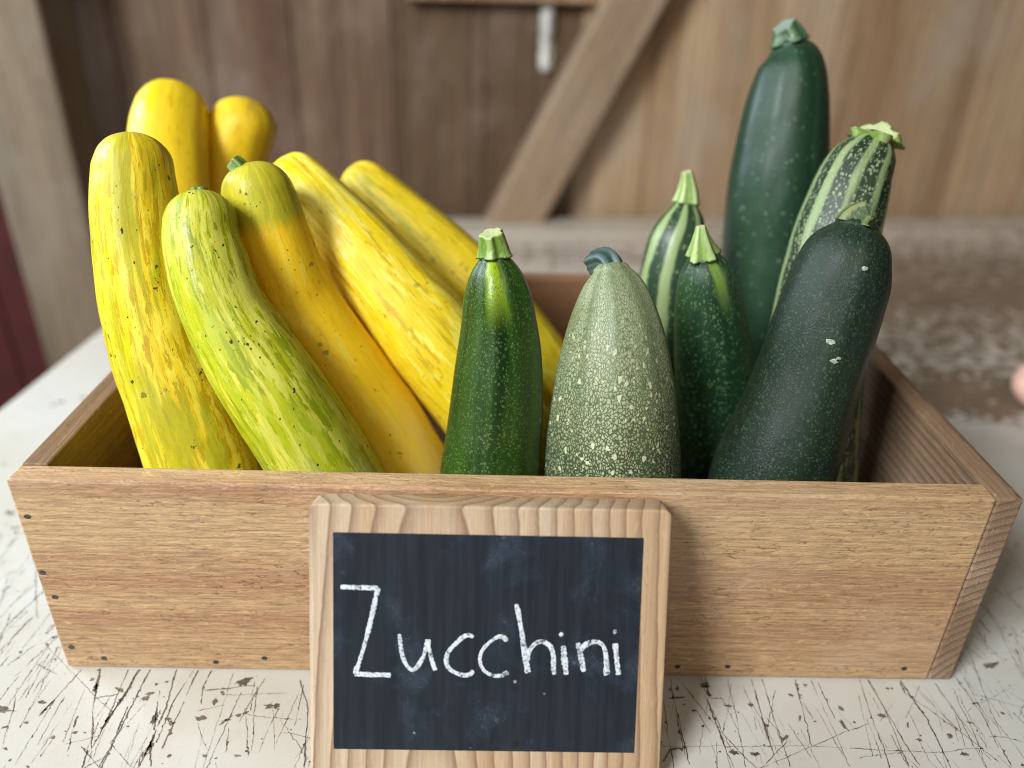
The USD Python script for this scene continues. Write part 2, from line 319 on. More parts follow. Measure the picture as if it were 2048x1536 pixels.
# local: x right, y up, z out of the face; origin at the middle of the front top edge
org = np.array([x0, -.0015, zt]) + sn * ST
ms = np.eye(4); ms[0, :3] = sr; ms[1, :3] = su; ms[2, :3] = sn; ms[3, :3] = org
sign = thing('chalkboard_sign', 'small wooden board with a blackboard lettered Zucchini, leaning on the box', 'sign', mat=ms)
def rounded_slab(w, h, t, rc, b):
    from shapely.geometry import box as sbox
    P = []
    for inset, z in ((b, -t), (b * .3, -t + b * .3), (0, -t + b), (0, -b), (b * .3, -b * .3), (b, 0)):
        q = sbox(-w / 2 + rc, -h + rc, w / 2 - rc, -rc).buffer(rc - inset, quad_segs=6)
        P += [(x, y, z) for x, y in list(q.exterior.coords)[:-1]]
    return trimesh.Trimesh(np.array(P)).convex_hull
M_sign = wood('sign_pine', 'y', (-.026, 0, -.034), .0072, light=(.54, .41, .28), dark=(.21, .11, .06), alt=(.48, .32, .185), ringw=.85, tip=.13, fuzz=.14, fleck=.12, warp=.0035, rough=.55, bumpd=.0002, band=22, fine=700)
part('board', rounded_slab(SW, SL, ST, .004, .0019), M_sign, sign, smooth=35)
def chalkboard():
    g = G('chalkboard_black'); tc = g.add('texture_coordinate') + '.object'
    a = g.noise(g.map(tc, (1, .06, 1)), 260, 4, .6)
    b = g.noise(tc, 34, 4, .6, .6)
    c = g.mix(g.step(a + '.fac', .3, .75), (.0082, .0112, .0165), (.016, .0212, .0295))
    c = g.mix(g.step(b + '.fac', .48, .75, 0, .55), c, (.035, .05, .078))
    v = g.voro(tc, 150)
    m = g.math('multiply', g.step(v + '.distance', .07, .16, 1, 0), g.step(g.add('separate_color', {}, color=v + '.color') + '.r', .86, .9))
    c = g.mix(g.math('multiply', m, .5), c, (.45, .48, .52))
    sw = g.noise(g.map(tc, (1, 1, 1)), 55, 3, .5, 3.0)
    ln = g.step(g.math('absolute', g.math('subtract', sw + '.fac', .5)), 0, .006, 1, 0)
    c = g.mix(g.math('multiply', g.math('multiply', ln, .2), g.step(b + '.fac', .5, .65)), c, (.4, .43, .47))
    return g.done(base_color=c, roughness=.55, normal=g.bump(a + '.fac', .0001, .5), specular_ior_level=.28)
M_chalkb = chalkboard()
cw, ch, ct = .1396, .1034, .0133
cb = part('blackboard', chamfer_box((-cw / 2 - .0008, -ct - ch, -.002), (cw / 2 - .0008, -ct, .00035), .0002), M_chalkb, sign)
sm = trimesh.creation.icosphere(2, .0019); sm.vertices[:, 2] *= .06; sm.vertices *= 1 + .25 * (meshkit.noise(sm.vertices * 900)[:, None] - .5); sm.apply_translation((.0132, -.1128, .0004))
part('smudge', sm, plain('black_smudge', (.004, .004, .005), .6), cb, label='small black smudge near the lower edge')
def chalk():
    g = G('white_chalk'); tc = g.add('texture_coordinate') + '.object'
    n = g.noise(tc, 900, 3, .6)
    n2 = g.noise(g.map(tc, (1, .5, 1)), 300, 2, .6)
    f = g.math('add', g.math('multiply', n + '.fac', .65), g.math('multiply', n2 + '.fac', .35))
    c = g.ramp(f, [(.36, (.03, .04, .055)), (.43, (.33, .36, .40)), (.52, (.60, .63, .645)), (.65, (.68, .71, .72))])
    return g.done(base_color=c, roughness=.95, normal=g.bump(n + '.fac', .0003, .7), specular_ior_level=.1)
M_chalk = chalk()
LET = [
 ('Z',[[(-0.0672,-0.0386),(-0.0503,-0.0388)],[(-0.0503,-0.0388),(-0.0530,-0.0516),(-0.0564,-0.0659),(-0.0608,-0.0799)],[(-0.0610,-0.0799),(-0.0443,-0.0802)]]),
 ('u',[[(-0.0407,-0.0604),(-0.0396,-0.0681),(-0.0368,-0.0757),(-0.0347,-0.0776),(-0.0318,-0.0752),(-0.0286,-0.0679),(-0.0275,-0.0627)],[(-0.0275,-0.0627),(-0.0263,-0.0703),(-0.0240,-0.0775)]]),
 ('c',[[(-0.0068,-0.0614),(-0.0098,-0.0605),(-0.0143,-0.0639),(-0.0190,-0.0707),(-0.0183,-0.0757),(-0.0141,-0.0788),(-0.0100,-0.0797),(-0.0066,-0.0773)]]),
 ('c',[[(0.0083,-0.0631),(0.0055,-0.0608),(0.0017,-0.0627),(-0.0030,-0.0683),(-0.0036,-0.0729),(-0.0010,-0.0779),(0.0043,-0.0798),(0.0091,-0.0776)]]),
 ('h',[[(0.0123,-0.0452),(0.0145,-0.0554),(0.0166,-0.0673),(0.0185,-0.0782)],[(0.0181,-0.0721),(0.0200,-0.0656),(0.0239,-0.0629),(0.0280,-0.0648),(0.0300,-0.0708),(0.0307,-0.0787)]]),
 ('i',[[(0.0344,-0.0647),(0.0351,-0.0719),(0.0362,-0.0787)],[(0.0325,-0.0602),(0.0338,-0.0585)]]),
 ('n',[[(0.0408,-0.0632),(0.0427,-0.0706),(0.0440,-0.0771)],[(0.0423,-0.0670),(0.0463,-0.0631),(0.0509,-0.0630),(0.0538,-0.0680),(0.0551,-0.0784)]]),
 ('i',[[(0.0580,-0.0632),(0.0590,-0.0704),(0.0602,-0.0784)],[(0.0574,-0.0586),(0.0580,-0.0567)]]),
]
def stroke(pts, w):
    pts = np.array(pts)
    if len(pts) > 2:
        d = np.r_[0, np.cumsum(np.linalg.norm(np.diff(pts, axis=0), axis=1))]
        from scipy.interpolate import CubicSpline
        f = CubicSpline(d, pts); L = d[-1]
    else:
        L = np.linalg.norm(pts[1] - pts[0]); f = lambda s: pts[0] + np.outer(s / L, pts[1] - pts[0])
    n = max(5, int(L / .00045)); s = np.linspace(0, L, n); P = f(s)
    Tn = np.gradient(P, axis=0); Tn /= np.linalg.norm(Tn, axis=1)[:, None]; N = np.stack([-Tn[:, 1], Tn[:, 0]], 1)
    slow = meshkit.noise(np.stack([s * 250, s * 0 + rng.uniform(0, 99), s * 0], 1))
    hw = w / 2 * (.75 + .5 * slow)[:, None] * rng.uniform(.82, 1.15, (n, 2)); hw[0] *= .55; hw[-1] *= .6
    V, F = [], []
    for k in range(n):
        a, b = P[k] + N[k] * hw[k, 0], P[k] - N[k] * hw[k, 1]
        z = .0004; V += [(*a, z), (*(P[k] * .75 + a * .25), z + .00007), (*(P[k] * .75 + b * .25), z + .00007), (*b, z)]
    for k in range(n - 1):
        for j in range(3):
            a = 4 * k + j; F += [(a, a + 1, a + 5), (a, a + 5, a + 4)]
    m = trimesh.Trimesh(V, F, process=False)
    if m.face_normals[:, 2].mean() < 0: m.invert()
    return m
widths = dict(Z=.0021, u=.0019, c=.0019, h=.0023, i=.0026, n=.0024)
for chx, st in LET:
    part('chalk_letter', trimesh.util.concatenate([stroke(s, widths[chx] * (.7 if len(s) == 2 and chx == 'i' else 1)) for s in st]), M_chalk, cb, smooth=True, label='letter %s written in white chalk' % chx)

# ------------------------------------------------------------------ zucchini
AXES = {
 'Y1': [ (-0.1987,0.1030,0.2528,0.0141), (-0.1980,0.1005,0.2464,0.0184), (-0.1977,0.0943,0.2298,0.0210), (-0.1960,0.0860,0.2062,0.0223), (-0.1928,0.0780,0.1821,0.0235), (-0.1874,0.0702,0.1573,0.0251), (-0.1800,0.0628,0.1316,0.0268), (-0.1697,0.0537,0.0965,0.0290), (-0.1652,0.0495,0.0811,0.0283), (-0.1607,0.0453,0.0656,0.0276), (-0.1562,0.0411,0.0502,0.0269), (-0.1517,0.0369,0.0347,0.0262), (-0.1472,0.0327,0.0192,0.0255) ],
 'Y2': [ (-0.1610,0.0810,0.2311,0.0128), (-0.1601,0.0785,0.2266,0.0160), (-0.1594,0.0743,0.2188,0.0180), (-0.1558,0.0679,0.2057,0.0197), (-0.1480,0.0593,0.1856,0.0206), (-0.1369,0.0527,0.1670,0.0230), (-0.1233,0.0472,0.1447,0.0251), (-0.1116,0.0442,0.1230,0.0258), (-0.1023,0.0430,0.1022,0.0267), (-0.0940,0.0414,0.0855,0.0260), (-0.0857,0.0397,0.0688,0.0254), (-0.0775,0.0381,0.0521,0.0247), (-0.0692,0.0364,0.0354,0.0241), (-0.0609,0.0348,0.0187,0.0235) ],
 'Y3': [ (-0.1415,0.1106,0.2392,0.0125), (-0.1404,0.1098,0.2339,0.0173), (-0.1381,0.1086,0.2248,0.0190), (-0.1320,0.1054,0.2013,0.0204), (-0.1240,0.1018,0.1741,0.0220), (-0.1113,0.0985,0.1517,0.0235), (-0.0951,0.0948,0.1255,0.0252), (-0.0775,0.0906,0.0949,0.0264), (-0.0657,0.0877,0.0724,0.0268), (-0.0582,0.0859,0.0590,0.0260), (-0.0507,0.0842,0.0456,0.0252), (-0.0433,0.0824,0.0321,0.0244), (-0.0358,0.0806,0.0187,0.0236) ],
 'Y4': [ (-0.1371,0.1633,0.2274,0.0147), (-0.1283,0.1573,0.2204,0.0190), (-0.1146,0.1486,0.2090,0.0203), (-0.0950,0.1371,0.1916,0.0232), (-0.0700,0.1247,0.1662,0.0267), (-0.0480,0.1166,0.1416,0.0288), (-0.0271,0.1116,0.1165,0.0293), (-0.0070,0.1090,0.0887,0.0291), (0.0037,0.1070,0.0748,0.0284), (0.0145,0.1050,0.0610,0.0277), (0.0253,0.1030,0.0471,0.0270), (0.0360,0.1010,0.0332,0.0263), (0.0468,0.0991,0.0193,0.0256) ],
 'Y5': [ (-0.1056,0.2084,0.2155,0.0132), (-0.0982,0.2057,0.2083,0.0178), (-0.0811,0.2002,0.1943,0.0201), (-0.0517,0.1918,0.1691,0.0236), (-0.0183,0.1833,0.1364,0.0266), (0.0059,0.1780,0.1082,0.0264), (0.0274,0.1740,0.0819,0.0241), (0.0382,0.1718,0.0692,0.0235), (0.0489,0.1697,0.0564,0.0229), (0.0596,0.1675,0.0436,0.0224), (0.0704,0.1653,0.0308,0.0218), (0.0811,0.1631,0.0180,0.0212) ],
 'Y6': [ (-0.2319,0.2490,0.2523,0.0179), (-0.2310,0.2423,0.2467,0.0225), (-0.2307,0.2349,0.2404,0.0243), (-0.2277,0.2149,0.2223,0.0248), (-0.2211,0.1902,0.1967,0.0247), (-0.2125,0.1699,0.1710,0.0250), (-0.2036,0.1541,0.1440,0.0256), (-0.1984,0.1434,0.1283,0.0252), (-0.1931,0.1326,0.1126,0.0248), (-0.1879,0.1219,0.0969,0.0244), (-0.1827,0.1111,0.0812,0.0241), (-0.1775,0.1004,0.0655,0.0237), (-0.1723,0.0896,0.0498,0.0233), (-0.1670,0.0788,0.0341,0.0229), (-0.1618,0.0681,0.0184,0.0225) ],
 'Y7': [ (-0.1873,0.2596,0.2450,0.0164), (-0.1893,0.2589,0.2385,0.0209), (-0.1927,0.2578,0.2307,0.0230), (-0.2002,0.2533,0.2111,0.0233), (-0.2055,0.2427,0.1822,0.0245), (-0.2063,0.2254,0.1516,0.0259), (-0.2013,0.2023,0.1237,0.0262), (-0.2002,0.1919,0.1087,0.0258), (-0.1991,0.1815,0.0937,0.0253), (-0.1980,0.1711,0.0787,0.0249), (-0.1969,0.1607,0.0636,0.0244), (-0.1958,0.1503,0.0486,0.0240), (-0.1947,0.1399,0.0336,0.0235), (-0.1936,0.1296,0.0186,0.0231) ],
 'G1': [ (-0.0148,0.0648,0.2140,0.0073), (-0.0141,0.0638,0.2069,0.0123), (-0.0129,0.0623,0.1958,0.0164), (-0.0117,0.0605,0.1831,0.0186), (-0.0111,0.0584,0.1675,0.0211), (-0.0118,0.0551,0.1431,0.0236), (-0.0135,0.0521,0.1205,0.0249), (-0.0152,0.0494,0.0999,0.0264), (-0.0165,0.0473,0.0837,0.0258), (-0.0178,0.0451,0.0674,0.0251), (-0.0191,0.0430,0.0511,0.0245), (-0.0204,0.0409,0.0349,0.0239), (-0.0217,0.0387,0.0186,0.0232) ],
 'G2': [ (0.0440,0.0743,0.2059,0.0091), (0.0450,0.0718,0.1999,0.0147), (0.0462,0.0680,0.1896,0.0200), (0.0473,0.0621,0.1700,0.0266), (0.0480,0.0569,0.1465,0.0315), (0.0488,0.0537,0.1241,0.0347), (0.0505,0.0516,0.0984,0.0367), (0.0515,0.0495,0.0791,0.0356), (0.0525,0.0473,0.0598,0.0345), (0.0535,0.0452,0.0405,0.0334), (0.0546,0.0431,0.0212,0.0323) ],
 'G3': [ (0.0999,0.1705,0.2138,0.0073), (0.0989,0.1687,0.2050,0.0134), (0.0959,0.1656,0.1901,0.0179), (0.0946,0.1614,0.1688,0.0200), (0.0949,0.1566,0.1437,0.0209), (0.0971,0.1505,0.1113,0.0220), (0.0980,0.1470,0.0925,0.0215), (0.0988,0.1434,0.0738,0.0209), (0.0996,0.1399,0.0550,0.0204), (0.1004,0.1363,0.0363,0.0199), (0.1012,0.1328,0.0175,0.0193) ],
 'G4': [ (0.0975,0.1043,0.2037,0.0081), (0.1002,0.1057,0.1945,0.0142), (0.1045,0.1076,0.1776,0.0185), (0.1090,0.1089,0.1588,0.0209), (0.1146,0.1091,0.1330,0.0229), (0.1205,0.1076,0.1034,0.0248), (0.1273,0.1027,0.0649,0.0261), (0.1302,0.1013,0.0495,0.0251), (0.1331,0.0998,0.0340,0.0240), (0.1360,0.0984,0.0185,0.0230) ],
 'G5': [ (0.1682,0.2400,0.2993,0.0108), (0.1710,0.2383,0.2892,0.0192), (0.1716,0.2362,0.2759,0.0236), (0.1714,0.2328,0.2547,0.0275), (0.1720,0.2285,0.2266,0.0310), (0.1739,0.2242,0.1974,0.0333), (0.1770,0.2195,0.1636,0.0343), (0.1814,0.2147,0.1282,0.0348), (0.1868,0.2100,0.0911,0.0349), (0.1892,0.2077,0.0735,0.0338), (0.1916,0.2054,0.0559,0.0328), (0.1940,0.2031,0.0383,0.0318), (0.1964,0.2008,0.0207,0.0307) ],
 'G6': [ (0.1634,0.0767,0.2311,0.0104), (0.1623,0.0752,0.2244,0.0179), (0.1602,0.0729,0.2147,0.0220), (0.1579,0.0701,0.2024,0.0247), (0.1541,0.0658,0.1822,0.0256), (0.1503,0.0617,0.1613,0.0260), (0.1460,0.0576,0.1395,0.0280), (0.1416,0.0542,0.1198,0.0303), (0.1377,0.0512,0.1007,0.0318), (0.1343,0.0485,0.0846,0.0310), (0.1308,0.0459,0.0684,0.0303), (0.1273,0.0432,0.0523,0.0295), (0.1239,0.0405,0.0361,0.0287), (0.1204,0.0378,0.0199,0.0280) ],
 'G7': [ (0.1933,0.1445,0.2594,0.0100), (0.1902,0.1416,0.2524,0.0161), (0.1845,0.1374,0.2422,0.0197), (0.1796,0.1314,0.2240,0.0224), (0.1754,0.1255,0.2026,0.0241), (0.1737,0.1195,0.1745,0.0259), (0.1743,0.1151,0.1447,0.0283), (0.1770,0.1121,0.1126,0.0290), (0.1841,0.1102,0.0630,0.0304), (0.1858,0.1094,0.0485,0.0292), (0.1875,0.1085,0.0341,0.0279), (0.1892,0.1076,0.0196,0.0267) ],
}
TIP = { 'Y2':(-0.1579,0.0810,0.2384),
 'Y3':(-0.1502,0.1106,0.2459),
 'G1':(-0.0169,0.0648,0.2265),
 'G2':(0.0364,0.0863,0.2046),
 'G3':(0.0983,0.1725,0.2335),
 'G4':(0.0937,0.1043,0.2208),
 'G5':(0.1626,0.2400,0.3105),
 'G6':(0.1683,0.0767,0.2377),
 'G7':(0.1936,0.1445,0.2627) }
def frames(Q):
    Tn = np.gradient(Q, axis=0); Tn /= np.linalg.norm(Tn, axis=1)[:, None]
    n = np.array([0, -1.0, 0]); out = []
    for t in Tn:
        n = n - t * (n @ t); n /= np.linalg.norm(n); out.append((n.copy(), np.cross(t, n)))
    return Tn, np.array([a for a, _ in out]), np.array([b for _, b in out])
def attr(prim, name, data):
    UsdGeom.PrimvarsAPI(prim).CreatePrimvar(name, Sdf.ValueTypeNames.Float3Array, 'vertex').Set(Vt.Vec3fArray.FromNumpy(np.asarray(data, np.float32)))
def body(key, ribs=10, ra=.01, lump=.02, cap=.45, sharp=0.0, stripe_phase=0.0, seed=0, nt=88, ns=120, dent=None):
    A = np.array(AXES[key]); P, r = A[:, :3], A[:, 3]
    # round the stem end: the axis goes a little past its first point
    t0 = P[0] - P[1]; t0 /= np.linalg.norm(t0)
    s = np.r_[0, np.cumsum(np.linalg.norm(np.diff(P, axis=0), axis=1))]; L = s[-1]
    fP, fr = PchipInterpolator(s, P), PchipInterpolator(s, r)
    c0, c1 = cap * r[0], .9 * r[-1]
    u = np.r_[-c0 + c0 * (1 - np.cos(np.linspace(0, np.pi / 2, 10)[:-1])), np.linspace(0, L - c1, ns - 28), L - c1 + c1 * np.sin(np.linspace(0, np.pi / 2, 20)[1:])]
    Q = np.where(u[:, None] < 0, P[0] + t0 * (-u[:, None]), fP(np.clip(u, 0, L)))
    R = fr(np.clip(u, 0, L)) * np.where(u < 0, np.sqrt(np.clip(1 - (u / -c0) ** 2, 1e-6, 1)), 1)
    if key[0] == 'Y':
        ua, h = u + c0, .95 * r[2]
        full = fr(np.clip(np.maximum(u, h - c0), 0, L))
        R = np.where(ua < h, full * (1 - np.clip(1 - ua / h, 0, 1) ** 2.25 + 1e-5) ** (1 / 2.1), fr(np.clip(u, 0, L)))
    e = L - u; R = R * np.where(e < c1, np.clip(1 - np.clip(1 - e / c1, 0, 1) ** 2.4, 1e-6, 1) ** .5, 1)
    Tn, N, B = frames(Q)
    th = np.linspace(0, 2 * np.pi, nt, endpoint=False)
    C, S = np.cos(th), np.sin(th)
    wob = meshkit.noise(np.stack([np.repeat(u[:, None] * 18, nt, 1), np.repeat(u[:, None] * 0 + seed * 3.3, nt, 1), np.zeros((len(u), nt))], -1)) - .5
    tt = th[None] + .25 * wob + stripe_phase
    fade = np.clip(1.6 - u[:, None] / (.6 * L), .25, 1.6)
    rib = np.cos(ribs * tt) * .5 + np.cos(ribs / 2 * tt) * .8
    pos0 = np.stack([np.outer(R, C) * 40, np.outer(R, S) * 40, np.repeat(u[:, None] * 26, nt, 1)], -1) + seed * 7.7
    lum = (meshkit.fbm(pos0, 3, seed) - .5) * 2
    fine = (meshkit.fbm(pos0 * 5, 2, seed + 5) - .5) * .25
    RR = R[:, None] * (1 + ra * rib * fade + lump * lum + lump * fine)
    V = Q[:, None] + N[:, None] * (RR * C)[..., None] + B[:, None] * (RR * S)[..., None]
    n = len(u); V = V.reshape(-1, 3)
    i, j = np.meshgrid(np.arange(n - 1), np.arange(nt), indexing='ij'); a = i * nt + j; b = i * nt + (j + 1) % nt
    F = np.vstack([np.stack([a, b, b + nt], -1).reshape(-1, 3), np.stack([a, b + nt, a + nt], -1).reshape(-1, 3)])
    V = np.vstack([V, Q[0], Q[-1]]); k = np.arange(nt)
    F = np.vstack([F, np.stack([np.full(nt, n * nt), (k + 1) % nt, k], 1), np.stack([np.full(nt, n * nt + 1), (n - 1) * nt + k, (n - 1) * nt + (k + 1) % nt], 1)])
    Rm = r.mean()
    rest = np.stack([np.broadcast_to(C * Rm, (n, nt)), np.broadcast_to(S * Rm, (n, nt)), np.repeat(u[:, None], nt, 1)], -1).reshape(-1, 3)
    rest = np.vstack([rest, [0, 0, u[0]], [0, 0, u[-1]]]) + np.array([seed * .37, seed * .21, seed * .53])
    st = .5 + .5 * np.cos(ribs * tt)
    pat = np.stack([st, np.repeat(u[:, None], nt, 1), (np.repeat((L - u)[:, None], nt, 1) if key[0] == 'Y' else np.broadcast_to(S, (n, nt)))], -1).reshape(-1, 3)
    pat = np.vstack([pat, [1, u[0], L], [1, u[-1], 0]])
    m = trimesh.Trimesh(V, F, process=False)
    if m.volume < 0: F = F[:, ::-1]
    return (V, F), rest, pat, P, r, t0

def stem_mesh(base, axis, tip, rb, rtip, flare=1.35, n=40, m=14, lobes=5, cut=.08, seed=0, bend=None):
    L = np.linalg.norm(tip - base); th = np.linspace(0, 2 * np.pi, n, endpoint=False)
    mid = base + axis * L * .5 if bend is None else bend
    V = []; s = np.linspace(0, 1, m)
    Q = np.outer((1 - s) ** 2, base) + np.outer(2 * s * (1 - s), mid) + np.outer(s ** 2, tip)
    Tn, N, B = frames(Q)
    for k in range(m):
        f = s[k]; R = rtip + (rb - rtip) * (1 - f) ** 1.1 + rb * (flare - 1) * np.exp(-f * 7)
        lob = 1 + (.15 - .04 * f) * np.cos(lobes * th + .6 + seed) + .05 * np.cos(lobes * 2 * th) + .035 * np.cos(lobes * 4 * th + seed)
        q = R * lob * (1 + rng.normal(0, .012, n))
        V.append(Q[k] + np.outer(q * np.cos(th), N[k]) + np.outer(q * np.sin(th), B[k]))
    # cut face: a rim, then a slightly sunken middle
    for sc, dz in ((.82, .0002), (.45, -cut * rtip)):
        V.append(Q[-1] + (V[m - 1] - Q[-1]) * sc + Tn[-1] * dz)
    V = np.vstack(V); M = m + 2
    i, j = np.meshgrid(np.arange(M - 1), np.arange(n), indexing='ij'); a = i * n + j; b = i * n + (j + 1) % n
    F = np.vstack([np.stack([a, b, b + n], -1).reshape(-1, 3), np.stack([a, b + n, a + n], -1).reshape(-1, 3)])
    V = np.vstack([V, Q[-1] - Tn[-1] * cut * rtip, Q[0]]); k = np.arange(n)
    F = np.vstack([F, np.stack([(M - 1) * n + k, (M - 1) * n + (k + 1) % n, np.full(n, M * n)], 1), np.stack([np.full(n, M * n + 1), (k + 1) % n, k], 1)])
    t = trimesh.Trimesh(V, F, process=False)
    if t.volume < 0: F = F[:, ::-1]
    edge = np.r_[np.tile(.5 + .5 * np.cos(lobes * th + .6 + seed), M), 0, 0]
    along = np.r_[np.repeat(np.r_[s, 1.15, 1.3], n), 1.3, 0]
    return (V, F), np.stack([edge, along, along * 0], 1)

def rest_nodes(g):
    return g.add('attribute', dict(attribute='rest')) + '.vector', g.add('separate_xyz', {}, vector=g.add('attribute', dict(attribute='pat')) + '.vector')

def yellow(name, dark, main, pale, streak=(.5, .6), palef=(.55, .66), green=None, greenf=0.0, tip=None, tipat=.02, spots=.6, low=None, rough=.34, scale=1.0):
    g = G(name); rv, pt = rest_nodes(g)
    big = g.noise(g.map(rv, (1, 1, .35)), 26 * scale, 3, .5)
    c = main
    # long pale flames and darker flames, ragged across
    n1 = g.noise(g.map(rv, (1, 1, .13)), 360 * scale, 5, .66, .4)
    n1b = g.math('add', g.math('multiply', n1 + '.fac', .8), g.math('multiply', big + '.fac', .2))
    c = g.mix(g.step(n1b, streak[0], streak[0] + .010), c, dark)
    n2 = g.noise(g.map(rv, (1, 1, .17), loc=(3, 1, 2)), 270 * scale, 5, .66, .4)
    n2b = g.math('add', g.math('multiply', n2 + '.fac', .65), g.math('multiply', big + '.fac', .35))
    c = g.mix(g.math('multiply', g.step(n2b, palef[0], palef[0] + .014), .9), c, pale)
    if green:
        n3 = g.noise(g.map(rv, (1, 1, .09), loc=(7, 3, 5)), 230, 4, .6)
        side = g.noise(g.map(rv, (1, 1, .25), loc=(1, 9, 4)), 30, 2)
        c = g.mix(g.math('multiply', g.step(g.math('add', g.math('multiply', n3 + '.fac', .5), g.math('multiply', side + '.fac', .5)), .5, .56), greenf), c, green)
    if low:
        ln = g.noise(g.map(rv, (1, 1, .2)), 80, 4, .6)
        c = g.mix(g.math('multiply', g.step(g.math('add', pt + '.z', g.math('multiply', ln + '.fac', -.14)), -.02, .05, 1, 0), .75), c, low)
    if tip:
        tn = g.noise(g.map(rv, (1, 1, .25)), 160, 3)
        tip2 = g.mix(g.step(n1 + '.fac', .45, .52), tip, tuple(x * .85 for x in tip))
        f = g.step(g.math('add', pt + '.y', g.math('add', g.math('multiply', tn + '.fac', .012), -.006)), tipat - .006, tipat + .006, 1, 0)
        c = g.mix(f, c, tip2)
    fib = g.noise(g.map(rv, (1, 1, .035)), 900, 3, .6)
    c = g.mix(g.step(fib + '.fac',   .5, .72, 0, .4), c, tuple(x * .8 for x in dark))
    # scars and soil specks
    wv = g.noise(rv, 300, 3)
    vv = g.vmath('add', rv, g.vmath('multiply', g.vmath('subtract', wv + '.color', (.5, .5, .5)), (.004, .004, .006)))
    v = g.voro(vv, 290)
    vr = g.add('separate_color', {}, color=v + '.color')
    clus = g.noise(rv, 26, 2)
    lim = g.math('multiply', g.step(vr + '.r', .3, 1.0, .10, .42), g.step(clus + '.fac', .44, .64, .35, 1.2))
    sp = g.step(g.math('subtract', v + '.distance', lim), -.02, .03, 1, 0)
    sp = g.math('multiply', sp, g.step(vr + '.g', .84, .87))
    c = g.mix(g.math('multiply', sp, spots), c, (.06, .035, .012))
    scuff = g.noise(g.map(rv, (1, 1, .6), loc=(2, 5, 8)), 75, 6, .72, 1.5)
    c = g.mix(g.step(scuff + '.fac', .63, .72, 0, .55 * spots), c, (.3, .19, .05))
    crown = g.noise(g.map(rv, (1, 1, .3)), 170, 4, .7)
    c = g.mix(g.math('multiply', g.step(pt + '.y', -.012, .012, 1, 0), g.step(crown + '.fac', .48, .64, 0, .6)), c, (.3, .21, .04))
    pit = g.noise(rv, 1000, 3, .6)
    h = g.math('add', g.math('multiply', n1 + '.fac', .5), g.math('add', g.math('multiply', pit + '.fac', .35), g.math('multiply', sp, .7)))
    wet = g.noise(g.map(rv, (1, 1, .5)), 75, 4, .7)
    n = g.bump(h, .0005, .65)
    return g.done(base_color=c, roughness=g.step(wet + '.fac', .36, .5, .24, rough + .18), normal=n, specular_ior_level=.36, subsurface_weight=.12, subsurface_scale=.003, subsurface_radius=(1, .6, .12), coat_weight=0.0)

def green(name, dark, mid, speck, scale=420, size=.2, dens=.5, stripe=None, stripef=(.6, .85), patch=None, patchf=0.0, patchc=.1, rough=.38, big=.35, tip=None, tipat=.02, coat=.08, streak=.5, bumpd=.0006, streaks=60):
    g = G(name); rv, pt = rest_nodes(g)
    lng = g.noise(g.map(rv, (1, 1, .05)), streaks * 1.6, 3, .55)
    c = g.mix(g.step(lng + '.fac', .38, .66, 0, streak * 1.4), dark, mid)
    sm = g.noise(rv, 22, 3)
    c = g.mix(g.step(sm + '.fac', .4, .65, 0, .35), c, tuple(.5 * (a + b) for a, b in zip(dark, mid)))
    if patch:
        pn = g.noise(g.map(rv, (1, 1, .5)), 60, 3)
        f = g.math('multiply', g.step(pt + '.y', .004, .034, 1, 0), g.step(g.math('add', g.math('multiply', g.math('absolute', g.math('subtract', pt + '.z', patchc)), -.5), g.math('multiply', pn + '.fac', .45)), .0, .13))
        c = g.mix(g.math('multiply', f, patchf), c, patch)
    if stripe:
        sn = g.noise(g.map(rv, (1, 1, .25)), 150, 5, .65)
        wide = g.noise(g.map(rv, (1, 1, .3), loc=(4, 4, 4)), 30, 2)
        q = g.math('add', pt + '.x', g.math('add', g.math('multiply', g.math('subtract', sn + '.fac', .5), 1.1), g.math('multiply', g.math('subtract', wide + '.fac', .5), .9)))
        sf = g.step(q, stripef[0], stripef[1])
        c = g.mix(g.math('multiply', sf, .88), c, stripe)
    # pale specks of several sizes
    lay = []
    for sc, sz, dn, off in ((scale, size, dens, 0), (scale * .42, size * .62, dens * big, 5)):
        v = g.voro(g.map(rv, (1, 1, .8), loc=(off, off * .7, off * .3)), sc)
        vr = g.add('separate_color', {}, color=v + '.color')
        lim = g.step(vr + '.r', 0, 1, sz * .3, sz * 1.3)
        m = g.math('multiply', g.step(g.math('subtract', v + '.distance', lim), -.07, .05, 1, 0), g.step(vr + '.g', 1 - dn, 1 - dn + .04))
        m = g.math('multiply', m, g.step(vr + '.b', 0, 1, .35, .95))
        lay.append(m); c = g.mix(m, c, speck)
    if tip:
        c = g.mix(g.math('multiply', g.step(pt + '.y', -.002, tipat, 1, 0), .8), c, tip)
    scr = g.noise(g.map(rv, (1, 1, .3), rot=(.3, .2, .5)), 50, 6, .75, 2.0)
    c = g.mix(g.step(scr + '.fac', .68, .74, 0, .35), c, (.22, .24, .17))
    pit = g.noise(rv, 1100, 3, .6)
    h = g.math('add', g.math('multiply', pit + '.fac', .55), g.math('multiply', lay[0], .35))
    wet = g.noise(g.map(rv, (1, 1, .4)), 35, 3)
    return g.done(base_color=c, roughness=g.step(wet + '.fac', .38, .62, rough - .06, rough + .14), normal=g.bump(h, bumpd, .55), specular_ior_level=.38, subsurface_weight=.05, subsurface_scale=.002, coat_weight=coat, coat_roughness=.25)

